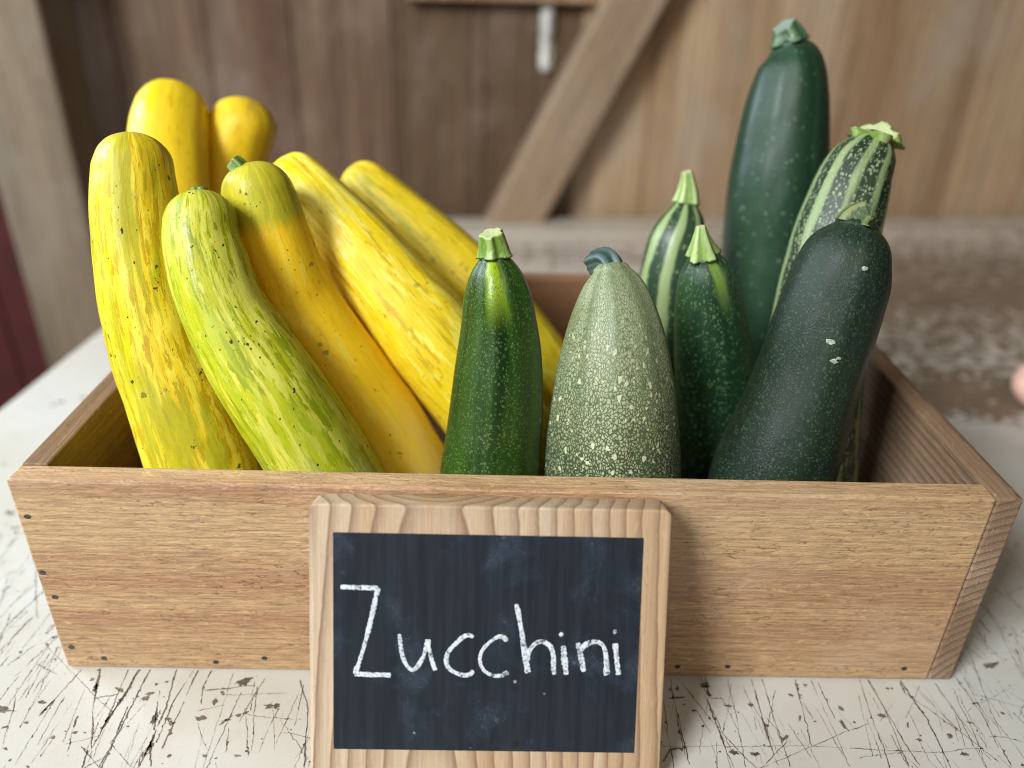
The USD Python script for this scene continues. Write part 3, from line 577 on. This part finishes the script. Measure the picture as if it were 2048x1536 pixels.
def netted(name):
    g = G(name); rv, pt = rest_nodes(g)
    wv = g.noise(rv, 260, 2)
    vv = g.vmath('add', g.map(rv, (1, 1, .72)), g.vmath('multiply', g.vmath('subtract', wv + '.color', (.5, .5, .5)), (.0022, .0022, .0022)))
    e = g.voro(vv, 780, 'distance_to_edge')
    grow = g.step(pt + '.y', .01, .15)
    lng = g.noise(g.map(rv, (1, 1, .08)), 110, 3)
    pale = g.mix(g.step(lng + '.fac', .35, .65), (.24, .265, .13), (.37, .39, .225))
    dk = g.mix(grow, (.12, .165, .08), (.012, .022, .008))
    w = g.math('add', .10, g.math('multiply', grow, .12))
    c = g.mix(g.step(g.math('subtract', e + '.distance', w), -.09, .08), dk, pale)
    rib = g.step(g.math('add', pt + '.x', g.math('multiply', lng + '.fac', .4)), .85, 1.2)
    c = g.mix(g.math('multiply', g.math('multiply', rib, g.step(pt + '.y', .0, .07, 1, 0)), .5), c, (.1, .15, .06))
    lay = None
    for sc, sz, dn in ((480, .42, .22), (270, .30, .16)):
        v = g.voro(g.vmath('add', g.map(rv, (1, 1, .75), loc=(sc * .01, .3, .1)), g.vmath('multiply', g.vmath('subtract', wv + '.color', (.5, .5, .5)), (.003, .003, .004))), sc); vr = g.add('separate_color', {}, color=v + '.color')
        lim = g.step(vr + '.r', 0, 1, sz * .3, sz * 1.1)
        m = g.math('multiply', g.step(g.math('subtract', v + '.distance', lim), -.03, .02, 1, 0), g.step(vr + '.g', 1 - dn, 1 - dn + .04))
        c = g.mix(g.math('multiply', m, g.step(pt + '.y', .008, .06, .12, .92)), c, (.6, .62, .38))
    pit = g.noise(rv, 900, 3)
    h = g.math('add', g.math('multiply', pit + '.fac', .4), g.step(e + '.distance', 0, .25, 0, .5))
    return g.done(base_color=c, roughness=.42, normal=g.bump(h, .0003, .5), specular_ior_level=.4, subsurface_weight=.06, subsurface_scale=.002)

def stem_mat(name, a, b, cut, ridge=.6):
    g = G(name); pt = g.add('separate_xyz', {}, vector=g.add('attribute', dict(attribute='pat')) + '.vector')
    tc = g.add('texture_coordinate') + '.object'
    n = g.noise(g.map(tc, (1, 1, .25)), 700, 3)
    c = g.mix(g.step(g.math('add', g.math('multiply', pt + '.x', .6), g.math('multiply', n + '.fac', .5)), .5, .8, 0, ridge), a, b)
    v = g.voro(g.map(tc, (1, 1, .5)), 900); c = g.mix(g.step(v + '.distance', .12, .24, .6, 0), c, b)
    c = g.mix(g.step(pt + '.y', 1.0, 1.08), c, cut)
    return g.done(base_color=c, roughness=.45, normal=g.bump(n + '.fac', .0004, .6), subsurface_weight=.1, subsurface_scale=.002)

Yd, Ym, Yp = (.50, .33, .012), (.72, .50, .024), (.76, .62, .13)
SKIN = {
 'Y1': yellow('skin_yellow_streaked', (.50, .33, .006), (.74, .53, .014), (.76, .62, .045), (.51, .6), (.52, .6), (.36, .36, .012), .75, spots=.9),
 'Y2': yellow('skin_lime_streaked', (.26, .30, .004), (.46, .46, .012), (.62, .59, .085), (.515, .6), (.52, .6), (.34, .41, .012), .5, spots=1.0, low=(.58, .58, .17)),
 'Y3': yellow('skin_orange_two_tone', (.86, .48, .006), (.97, .60, .014), (.95, .68, .05), (.60, .7), (.58, .7), tip=(.50, .46, .022), tipat=.0245, spots=.5, low=(.78, .57, .17)),
 'Y4': yellow('skin_yellow_flamed', (.58, .38, .006), (.76, .56, .016), (.80, .69, .10), (.53, .6), (.50, .6), spots=.4, scale=.8),
 'Y5': yellow('skin_yellow_rear', (.50, .34, .008), (.72, .52, .018), (.76, .61, .07), (.54, .6), (.54, .6), (.3, .34, .02), .5, spots=.4),
 'Y6': yellow('skin_yellow_back', (.62, .41, .010), (.78, .54, .016), (.80, .60, .04), (.58, .6), (.6, .6), spots=.2),
 'Y7': yellow('skin_gold_back', (.60, .38, .008), (.76, .51, .014), (.78, .57, .03), (.58, .6), (.6, .6), spots=.2),
 'G1': green('skin_green_glossy', (.008, .028, .005), (.036, .092, .010), (.085, .14, .035), 1000, .42, .85, patch=(.27, .40, .008), patchf=1.0, patchc=.02, rough=.30, big=.28, coat=.2, streak=.7),
 'G2': netted('skin_grey_green_netted'),
 'G3': green('skin_striped_small', (.012, .034, .014), (.024, .058, .022), (.22, .28, .12), 480, .28, .5, stripe=(.28, .36, .15), stripef=(.42, .85), coat=.05),
 'G4': green('skin_mid_green', (.011, .036, .015), (.020, .060, .022), (.085, .16, .06), 700, .42, .7, rough=.34, big=.75, patch=(.2, .32, .05), patchf=.8, patchc=-.35),
 'G5': green('skin_tall_bluish', (.012, .036, .018), (.023, .058, .027), (.07, .13, .07), 360, .28, .45, rough=.4, big=.7),
 'G6': green('skin_blackish_green', (.0065, .0165, .0095), (.013, .029, .015), (.04, .07, .034), 1000, .42, .85, rough=.47, big=.5, coat=.0),
 'G7': green('skin_striped_tall', (.011, .026, .011), (.022, .046, .02), (.27, .32, .17), 700, .44, .95, stripe=(.24, .31, .13), stripef=(.5, .98), rough=.38, coat=.05),
}
LABEL = {
 'Y1': 'streaky yellow zucchini leaning at the far left front of the box',
 'Y2': 'lime green and yellow streaked zucchini, second from the left in front',
 'Y3': 'orange zucchini with a greenish tip, right of the lime streaked one',
 'Y4': 'long pale yellow flamed zucchini slanting behind the orange one',
 'Y5': 'yellow zucchini slanting behind the long flamed one, nearest the box middle',
 'Y6': 'plain yellow zucchini standing tallest at the back left',
 'Y7': 'plain golden zucchini leaning right beside the tallest yellow one',
 'G1': 'glossy green zucchini with a light green patch below its stem',
 'G2': 'fat grey green zucchini with a net of cream specks',
 'G3': 'small striped zucchini with a pale pointed stem behind the netted one',
 'G4': 'mid green speckled zucchini between the netted and the blackish one',
 'G5': 'tallest bluish dark green zucchini standing at the back right',
 'G6': 'blackish green zucchini leaning right in front at the right end',
 'G7': 'striped green zucchini with a broad lime stem behind the blackish one',
}
PAR = {
 'Y1': dict(ra=.012, lump=.05, cap=.6), 'Y2': dict(ra=.012, lump=.045, cap=.6), 'Y3': dict(ra=.008, lump=.035, cap=.6), 'Y4': dict(ra=.02, lump=.05, cap=.6),
 'Y5': dict(ra=.02, lump=.05, cap=.6), 'Y6': dict(ra=.008, lump=.03, cap=.6), 'Y7': dict(ra=.008, lump=.03, cap=.6),
 'G1': dict(ra=.03, lump=.016, cap=.5, stripe_phase=-.1), 'G2': dict(ra=.022, lump=.02, cap=.5), 'G3': dict(ra=.016, lump=.02, cap=.5, ribs=8, stripe_phase=.45), 'G4': dict(ra=.02, lump=.018, cap=.5),
 'G5': dict(ra=.014, lump=.028, cap=.5), 'G6': dict(ra=.014, lump=.034, cap=.5), 'G7': dict(ra=.016, lump=.02, cap=.5, stripe_phase=.1),
}
S_lime = stem_mat('stem_lime', (.12, .22, .025), (.38, .47, .16), (.42, .46, .22))
S_pale = stem_mat('stem_pale', (.22, .34, .08), (.5, .58, .28), (.5, .42, .28))
S_dark = stem_mat('stem_dark', (.045, .10, .045), (.16, .24, .12), (.2, .26, .2))
S_nub = stem_mat('stem_nub_green', (.10, .19, .025), (.2, .3, .07), (.22, .28, .1))
S_blue = stem_mat('stem_bluish', (.03, .06, .05), (.1, .15, .14), (.2, .26, .3))
S_yell = stem_mat('stem_yellowish', (.05, .085, .03), (.26, .28, .10), (.42, .40, .14))
STEM = {'Y2': (S_nub, .0048, .0040, 1.05), 'Y3': (S_nub, .0055, .0042, 1.05), 'G1': (S_lime, .0078, .0056, 1.08), 'G2': (S_blue, .0058, .0060, 1.1), 'G3': (S_pale, .0076, .0030, 1.02),
        'G4': (S_pale, .0082, .0024, 1.08), 'G5': (S_dark, .0112, .0068, 1.05), 'G6': (S_yell, .0098, .0066, 1.05), 'G7': (S_lime, .0135, .0100, 1.1)}
DROPS = {'Y3': [ (-0.1436,0.0924,0.2360, -0.33,-0.91,0.24, 1.10), (-0.1404,0.0914,0.2351, -0.05,-0.95,0.31, 0.80), (-0.1416,0.0906,0.2302, -0.24,-0.95,0.19, 0.70), (-0.1358,0.0903,0.2297, 0.18,-0.93,0.31, 0.80), (-0.1387,0.0902,0.2304, -0.03,-0.97,0.25, 0.45), (-0.1337,0.0913,0.2310, 0.36,-0.88,0.32, 0.40), (-0.1451,0.0920,0.2313, -0.37,-0.92,0.10, 0.50), (-0.1384,0.0887,0.2237, -0.16,-0.97,0.17, 0.50), (-0.1209,0.0805,0.1793, 0.19,-0.95,0.25, 0.50), (-0.1192,0.0801,0.1769, 0.24,-0.92,0.31, 0.40) ],
 'Y1': [ (-0.1771,0.0413,0.1495, 0.28,-0.86,0.42, 1.00), (-0.1789,0.0402,0.1483, 0.24,-0.88,0.42, 0.60), (-0.1753,0.0414,0.1486, 0.29,-0.86,0.42, 0.50), (-0.1812,0.0642,0.1986, 0.58,-0.70,0.41, 0.60), (-0.1779,0.0635,0.1921, 0.68,-0.62,0.40, 0.50), (-0.1973,0.0763,0.2414, 0.03,-0.91,0.41, 0.50), (-0.1988,0.0751,0.2386, -0.17,-0.90,0.40, 0.60), (-0.1955,0.0773,0.2429, 0.25,-0.89,0.40, 0.40) ],
 'Y2': [ (-0.1655,0.0632,0.2324, -0.43,-0.73,0.53, 0.50), (-0.1671,0.0625,0.2297, -0.44,-0.78,0.44, 0.60), (-0.1637,0.0616,0.2312, -0.33,-0.82,0.47, 0.40), (-0.1339,0.0385,0.1858, 0.27,-0.76,0.59, 0.50) ]}
NICKS = {'G6': [ (0.1478,0.0407,0.1845, -0.34,-0.90,0.27, 2.20), (0.1502,0.0377,0.1756, -0.11,-0.97,0.21, 1.90), (0.1522,0.0379,0.1769, 0.05,-0.98,0.18, 1.20), (0.1598,0.0502,0.2185, -0.05,-0.88,0.47, 1.80) ]}
SOIL = {'Y2': [(-0.1377,0.0339,0.1805, 0.17,-0.85,0.50, 4.0), (-0.1346,0.0344,0.1804, 0.18,-0.84,0.52, 2.0), (-0.1306,0.0345,0.1789, 0.21,-0.82,0.54, 4.0), (-0.1296,0.0373,0.1820, 0.35,-0.71,0.60, 2.0), (-0.1323,0.0358,0.1816, 0.23,-0.79,0.56, 1.5), (-0.1280,0.0362,0.1797, 0.39,-0.72,0.57, 2.0), (-0.1258,0.0361,0.1780, 0.45,-0.67,0.60, 2.5), (-0.1503,0.0360,0.1821, -0.45,-0.88,0.16, 2.0), (-0.1468,0.0365,0.1864, -0.05,-0.90,0.44, 2.0), (-0.1461,0.0367,0.1870, -0.05,-0.90,0.44, 1.5), (-0.1378,0.0396,0.1890, 0.22,-0.78,0.58, 1.5), (-0.1401,0.0357,0.1843, 0.16,-0.83,0.54, 2.0), (-0.1240,0.0420,0.1823, 0.54,-0.55,0.64, 2.0), (-0.1210,0.0389,0.1767, 0.55,-0.56,0.62, 1.5), (-0.1570,0.0594,0.2289, 0.25,-0.77,0.59, 1.5), (-0.1465,0.0550,0.2175, 0.47,-0.67,0.58, 3.0), (-0.1451,0.0537,0.2148, 0.56,-0.63,0.54, 2.0), (-0.1250,0.0327,0.1731, 0.29,-0.80,0.52, 2.0), (-0.1193,0.0330,0.1698, 0.42,-0.69,0.58, 2.0), (-0.1340,0.0251,0.1540, -0.37,-0.93,0.09, 2.0), (-0.1287,0.0230,0.1498, -0.25,-0.96,0.10, 1.5), (-0.1158,0.0218,0.1459, 0.26,-0.92,0.28, 2.0), (-0.1097,0.0223,0.1415, 0.33,-0.88,0.34, 2.5), (-0.1073,0.0203,0.1323, 0.27,-0.94,0.22, 2.5), (-0.0796,0.0461,0.1158, 0.89,0.08,0.46, 4.0), (-0.0820,0.0469,0.1205, 0.89,0.10,0.44, 2.0), (-0.0933,0.0467,0.1428, 0.86,0.15,0.49, 1.5), (-0.0995,0.0372,0.1508, 0.79,-0.36,0.50, 1.5), (-0.1431,0.0322,0.1768, -0.15,-0.94,0.32, 2.0)],
 'Y1': [(-0.1950,0.0683,0.2218, 0.09,-0.93,0.35, 4.0), (-0.1967,0.0700,0.2267, -0.06,-0.94,0.34, 2.0), (-0.1963,0.0722,0.2322, 0.14,-0.91,0.40, 1.5), (-0.1902,0.0637,0.2076, 0.35,-0.84,0.41, 2.0), (-0.1813,0.0673,0.2047, 0.71,-0.63,0.32, 3.0), (-0.1806,0.0640,0.1974, 0.61,-0.69,0.39, 2.0), (-0.1817,0.0642,0.1994, 0.56,-0.73,0.39, 2.0), (-0.1937,0.0530,0.1831, -0.12,-0.94,0.32, 1.5), (-0.1824,0.0883,0.2467, 0.77,-0.56,0.31, 1.5), (-0.1812,0.0910,0.2485, 0.82,-0.50,0.29, 2.0), (-0.1844,0.0768,0.2299, 0.61,-0.71,0.35, 1.5), (-0.1628,0.0534,0.1534, 0.69,-0.55,0.47, 4.0), (-0.1622,0.0515,0.1501, 0.71,-0.57,0.43, 2.0), (-0.1552,0.0524,0.1381, 0.86,-0.34,0.39, 3.0), (-0.1648,0.0333,0.1211, 0.35,-0.87,0.36, 3.0), (-0.1646,0.0348,0.1246, 0.35,-0.86,0.38, 1.5), (-0.1741,0.0513,0.1668, 0.51,-0.75,0.42, 1.5), (-0.1902,0.0512,0.1786, -0.01,-0.94,0.34, 1.5), (-0.1775,0.0591,0.1849, 0.56,-0.70,0.45, 1.2)],
 'Y3': [(-0.1188,0.0870,0.1971, 0.52,-0.80,0.30, 1.5), (-0.1216,0.0872,0.2024, 0.46,-0.84,0.28, 2.0), (-0.1166,0.0900,0.2002, 0.64,-0.69,0.33, 1.5), (-0.1220,0.0887,0.2072, 0.49,-0.81,0.33, 1.5), (-0.1070,0.0787,0.1640, 0.32,-0.87,0.37, 1.5), (-0.0792,0.0764,0.1327, 0.56,-0.69,0.46, 2.0), (-0.0710,0.0685,0.1089, 0.35,-0.86,0.37, 2.0), (-0.0657,0.0657,0.0960, 0.34,-0.88,0.33, 2.5), (-0.0710,0.0652,0.0995, 0.22,-0.93,0.29, 2.0), (-0.0896,0.0796,0.1492, 0.53,-0.68,0.50, 1.5)]}
M_soil = plain('dark_soil', (.045, .028, .014), .85, var=.5, scale=900)
M_water = usdkit.material(stage, '/World/Looks/water', {'p': ('principled_bsdf', dict(base_color=(1, 1, 1), transmission_weight=1.0, roughness=.02, ior=1.33))}, [], surface='p.BSDF')
M_nickm = plain('torn_skin', (.32, .36, .27), .25, var=.5, scale=900)
def facing(nrm):
    nrm = np.array(nrm) / np.linalg.norm(nrm); a = np.cross(nrm, (0, 0, 1.0)); a /= np.linalg.norm(a)
    M = np.eye(4); M[:3, 0] = a; M[:3, 1] = np.cross(nrm, a); M[:3, 2] = nrm; return M
for k, key in enumerate(AXES):
    z = thing('zucchini', LABEL[key], 'zucchini', 'zucchini standing in the wooden box')
    mesh, rest, pat, P, r, t0 = body(key, seed=k + 1, **PAR[key])
    b = part('skin', mesh, SKIN[key], z, smooth=True)
    attr(b, 'rest', rest); attr(b, 'pat', pat)
    if key in STEM:
        mt, rb, rtp, fl = STEM[key]
        tip = np.array(TIP[key]); c0 = PAR[key]['cap'] * r[0]
        base = P[0] + t0 * c0 * .2
        if key == 'Y2': tip = P[0] + t0 * (c0 + .0012) + np.array([.001, 0, 0]); base = tip - t0 * .004
        if key == 'Y3': tip = P[0] + t0 * (c0 - .0005) + np.array([-.0085, -.002, .0005]); base = tip - t0 * .006 + np.array([.003, 0, 0])
        sm, sp = stem_mesh(base, t0, tip, rb, rtp, fl, seed=k)
        s = part('stem', sm, mt, z, smooth=True)
        attr(s, 'pat', sp)

    for x, y, zz, a, b_, c, sc in DROPS.get(key, ()):
        dr = trimesh.creation.icosphere(2, .00085 * sc); dr.vertices[:, 2] *= .55; dr.vertices[:, 1] *= rng.uniform(1, 1.5)
        M = facing((a, b_, c)); M[:3, 3] = (x, y, zz); dr.apply_transform(M)
        part('water_droplet', dr, M_water, z, smooth=True)
    sl = []
    for x, y, zz, a, b_, c, sc in SOIL.get(key, ()):
        for q in range(1 if sc < 3 else 3):
            bl = trimesh.creation.icosphere(1, .00022 * sc * (1 if q == 0 else .5)); bl.vertices *= rng.uniform(.55, 1.25, (len(bl.vertices), 1))
            bl.vertices *= (rng.uniform(.6, 1), rng.uniform(.8, 1.7), .22); M = facing((a, b_, c)); bl.vertices += (0, 0, .00002)
            if q: bl.vertices += (rng.normal(0, .0009), rng.normal(0, .0009), 0)
            M[:3, 3] = (x, y, zz); bl.apply_transform(M); sl.append(bl)
    if sl: part('soil_specks', trimesh.util.concatenate(sl), M_soil, z, kind='stuff', label='dark specks of dry soil on the skin')
    for x, y, zz, a, b_, c, sc in NICKS.get(key, ()):
        t = np.linspace(0, 2 * np.pi, 11, endpoint=False); q = rng.uniform(.5, 1.1, 11) * .0011 * sc
        top = np.stack([np.cos(t) * q, np.sin(t) * q * .7, rng.uniform(.0002, .0006, 11)], 1); bot = top * [.8, .8, 0] - [0, 0, .0008]
        nk = trimesh.Trimesh(np.vstack([top, bot])).convex_hull
        M = facing((a, b_, c)); M[:3, 3] = (x, y, zz); nk.apply_transform(M)
        part('torn_skin', nk, M_nickm, z, label='small pale nick in the dark skin')

# ------------------------------------------------------------------ behind: plank wall, brace, post, floor
A5 = math.radians(5.01)
mw = np.eye(4); mw[0, :3] = (math.cos(A5), math.sin(A5), 0); mw[1, :3] = (-math.sin(A5), math.cos(A5), 0); mw[3, :3] = (-.084, back_y(-.084) + .02, 0)
wall = thing('plank_wall', 'weathered brown barn wall of upright planks behind the table', 'wall', mat=mw)
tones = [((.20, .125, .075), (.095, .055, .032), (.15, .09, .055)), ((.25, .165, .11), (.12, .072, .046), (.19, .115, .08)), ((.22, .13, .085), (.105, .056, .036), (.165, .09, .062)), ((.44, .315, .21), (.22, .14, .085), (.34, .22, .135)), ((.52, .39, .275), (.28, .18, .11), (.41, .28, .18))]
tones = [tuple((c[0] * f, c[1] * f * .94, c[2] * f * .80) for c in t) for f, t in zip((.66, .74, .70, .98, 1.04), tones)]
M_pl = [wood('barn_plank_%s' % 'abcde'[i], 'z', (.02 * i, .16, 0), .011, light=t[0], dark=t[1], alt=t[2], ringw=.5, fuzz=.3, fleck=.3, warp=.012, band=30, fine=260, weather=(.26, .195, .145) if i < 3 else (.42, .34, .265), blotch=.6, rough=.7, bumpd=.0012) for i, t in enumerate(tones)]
x = -1.05; k = 0
random.seed(3)
while x < 1.7:
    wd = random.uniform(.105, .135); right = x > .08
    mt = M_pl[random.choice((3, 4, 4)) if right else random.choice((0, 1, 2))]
    dy = random.uniform(0, .002)
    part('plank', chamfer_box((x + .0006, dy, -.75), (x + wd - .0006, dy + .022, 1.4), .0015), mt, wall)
    x += wd; k += 1
M_brace = wood('brace_timber', 'z', (.4, .2, 0), .010, light=(.34, .235, .145), dark=(.17, .108, .062), alt=(.25, .165, .1), ringw=.35, fuzz=.3, fleck=.3, warp=.02, band=12, fine=240, weather=(.36, .31, .25), blotch=.4, rough=.75, bumpd=.0012)
def place(prim, M):
    UsdGeom.Xformable(prim).AddTransformOp().Set(Gf.Matrix4d(*np.asarray(M, float).T.ravel().tolist())); return prim
a, b = np.array((-.064, -.30)), np.array((.540, .90)); L = np.linalg.norm(b - a); d = (b - a) / L
Mb = np.eye(4); Mb[:3, 0] = (d[1], 0, -d[0]); Mb[:3, 1] = (0, 1, 0); Mb[:3, 2] = (d[0], 0, d[1]); Mb[:3, 3] = (a[0], -.0505, a[1])
place(part('brace', chamfer_box((-.037, 0, 0), (.037, .05, L), .004), M_brace, wall, label='slanting timber brace nailed across the planks'), Mb)
part('rail', chamfer_box((-.06, -.026, .2925), (.20, -.0005, .40), .003), M_pl[3], wall, label='cross rail at the top edge of the view')
part('rail', chamfer_box((-.72, -.022, .315), (-.062, -.0005, .42), .003), M_pl[0], wall, label='darker cross rail left of the lighter one')
M_tin = plain('dull_zinc', (.70, .69, .64), .45, .35, var=.3, scale=90)
hg = [chamfer_box((.120, -.0045, .207), (.137, -.0005, .252), .001), chamfer_box((.119, -.0045, .256), (.138, -.0005, .36), .001)]
c = trimesh.creation.cylinder(.0075, .034, sections=20); c.apply_translation((.128, -.010, .268)); hg.append(c)
c = trimesh.creation.cylinder(.0042, .045, sections=20); c.apply_translation((.128, -.007, .230)); hg.append(c)
part('hinge', trimesh.util.concatenate(hg), M_tin, wall, smooth=35, label='dull metal strap hinge beside the brace')
M_post = wood('post_timber', 'z', (-.45, .9, 0), .012, light=(.22, .162, .102), dark=(.115, .08, .05), alt=(.165, .12, .075), ringw=.25, fuzz=.25, fleck=.3, warp=.02, band=10, fine=200, weather=(.3, .26, .2), blotch=.35, rough=.75, bumpd=.0015)
p_ = part('timber_post', chamfer_box((-.643, .69, -.75), (-.541, .768, 1.4), .004), M_post, label='thick pale upright timber post left of the table', cat='post')
M_red = plain('dark_red_paint', (.05, .005, .003), .97, scale=15)
red = thing('red_boards', 'dark red painted boards low behind the timber post', 'boards')
for k in range(5):
    part('board', chamfer_box((-1.30 + .14 * k, .775, -.75), (-1.1625 + .14 * k, .795, .12), .003), M_red, red)
# the edge of a round pinkish thing on the table at the right
fr = trimesh.creation.icosphere(4, .0245); v = fr.vertices
v[:] *= (1 + .03 * (meshkit.fbm(v * 40 + 5, 3) - .5) * 2)[:, None]; v[:, 2] *= .92; fr.apply_translation((.473, .312, .0222))
fruit = part('pink_round_thing', fr, plain('pink_thing_skin', (.80, .47, .36), .5, var=.15, scale=50), smooth=True, label='pale pink round object cut by the right edge, on the worn table', cat='fruit')
M_floor = plain('dark_floor', (.09, .07, .055), .85, scale=12, bump=.003)
part('floor', chamfer_box((-3, -3, -.80), (3, 2, -.75), .002), M_floor, kind='structure')
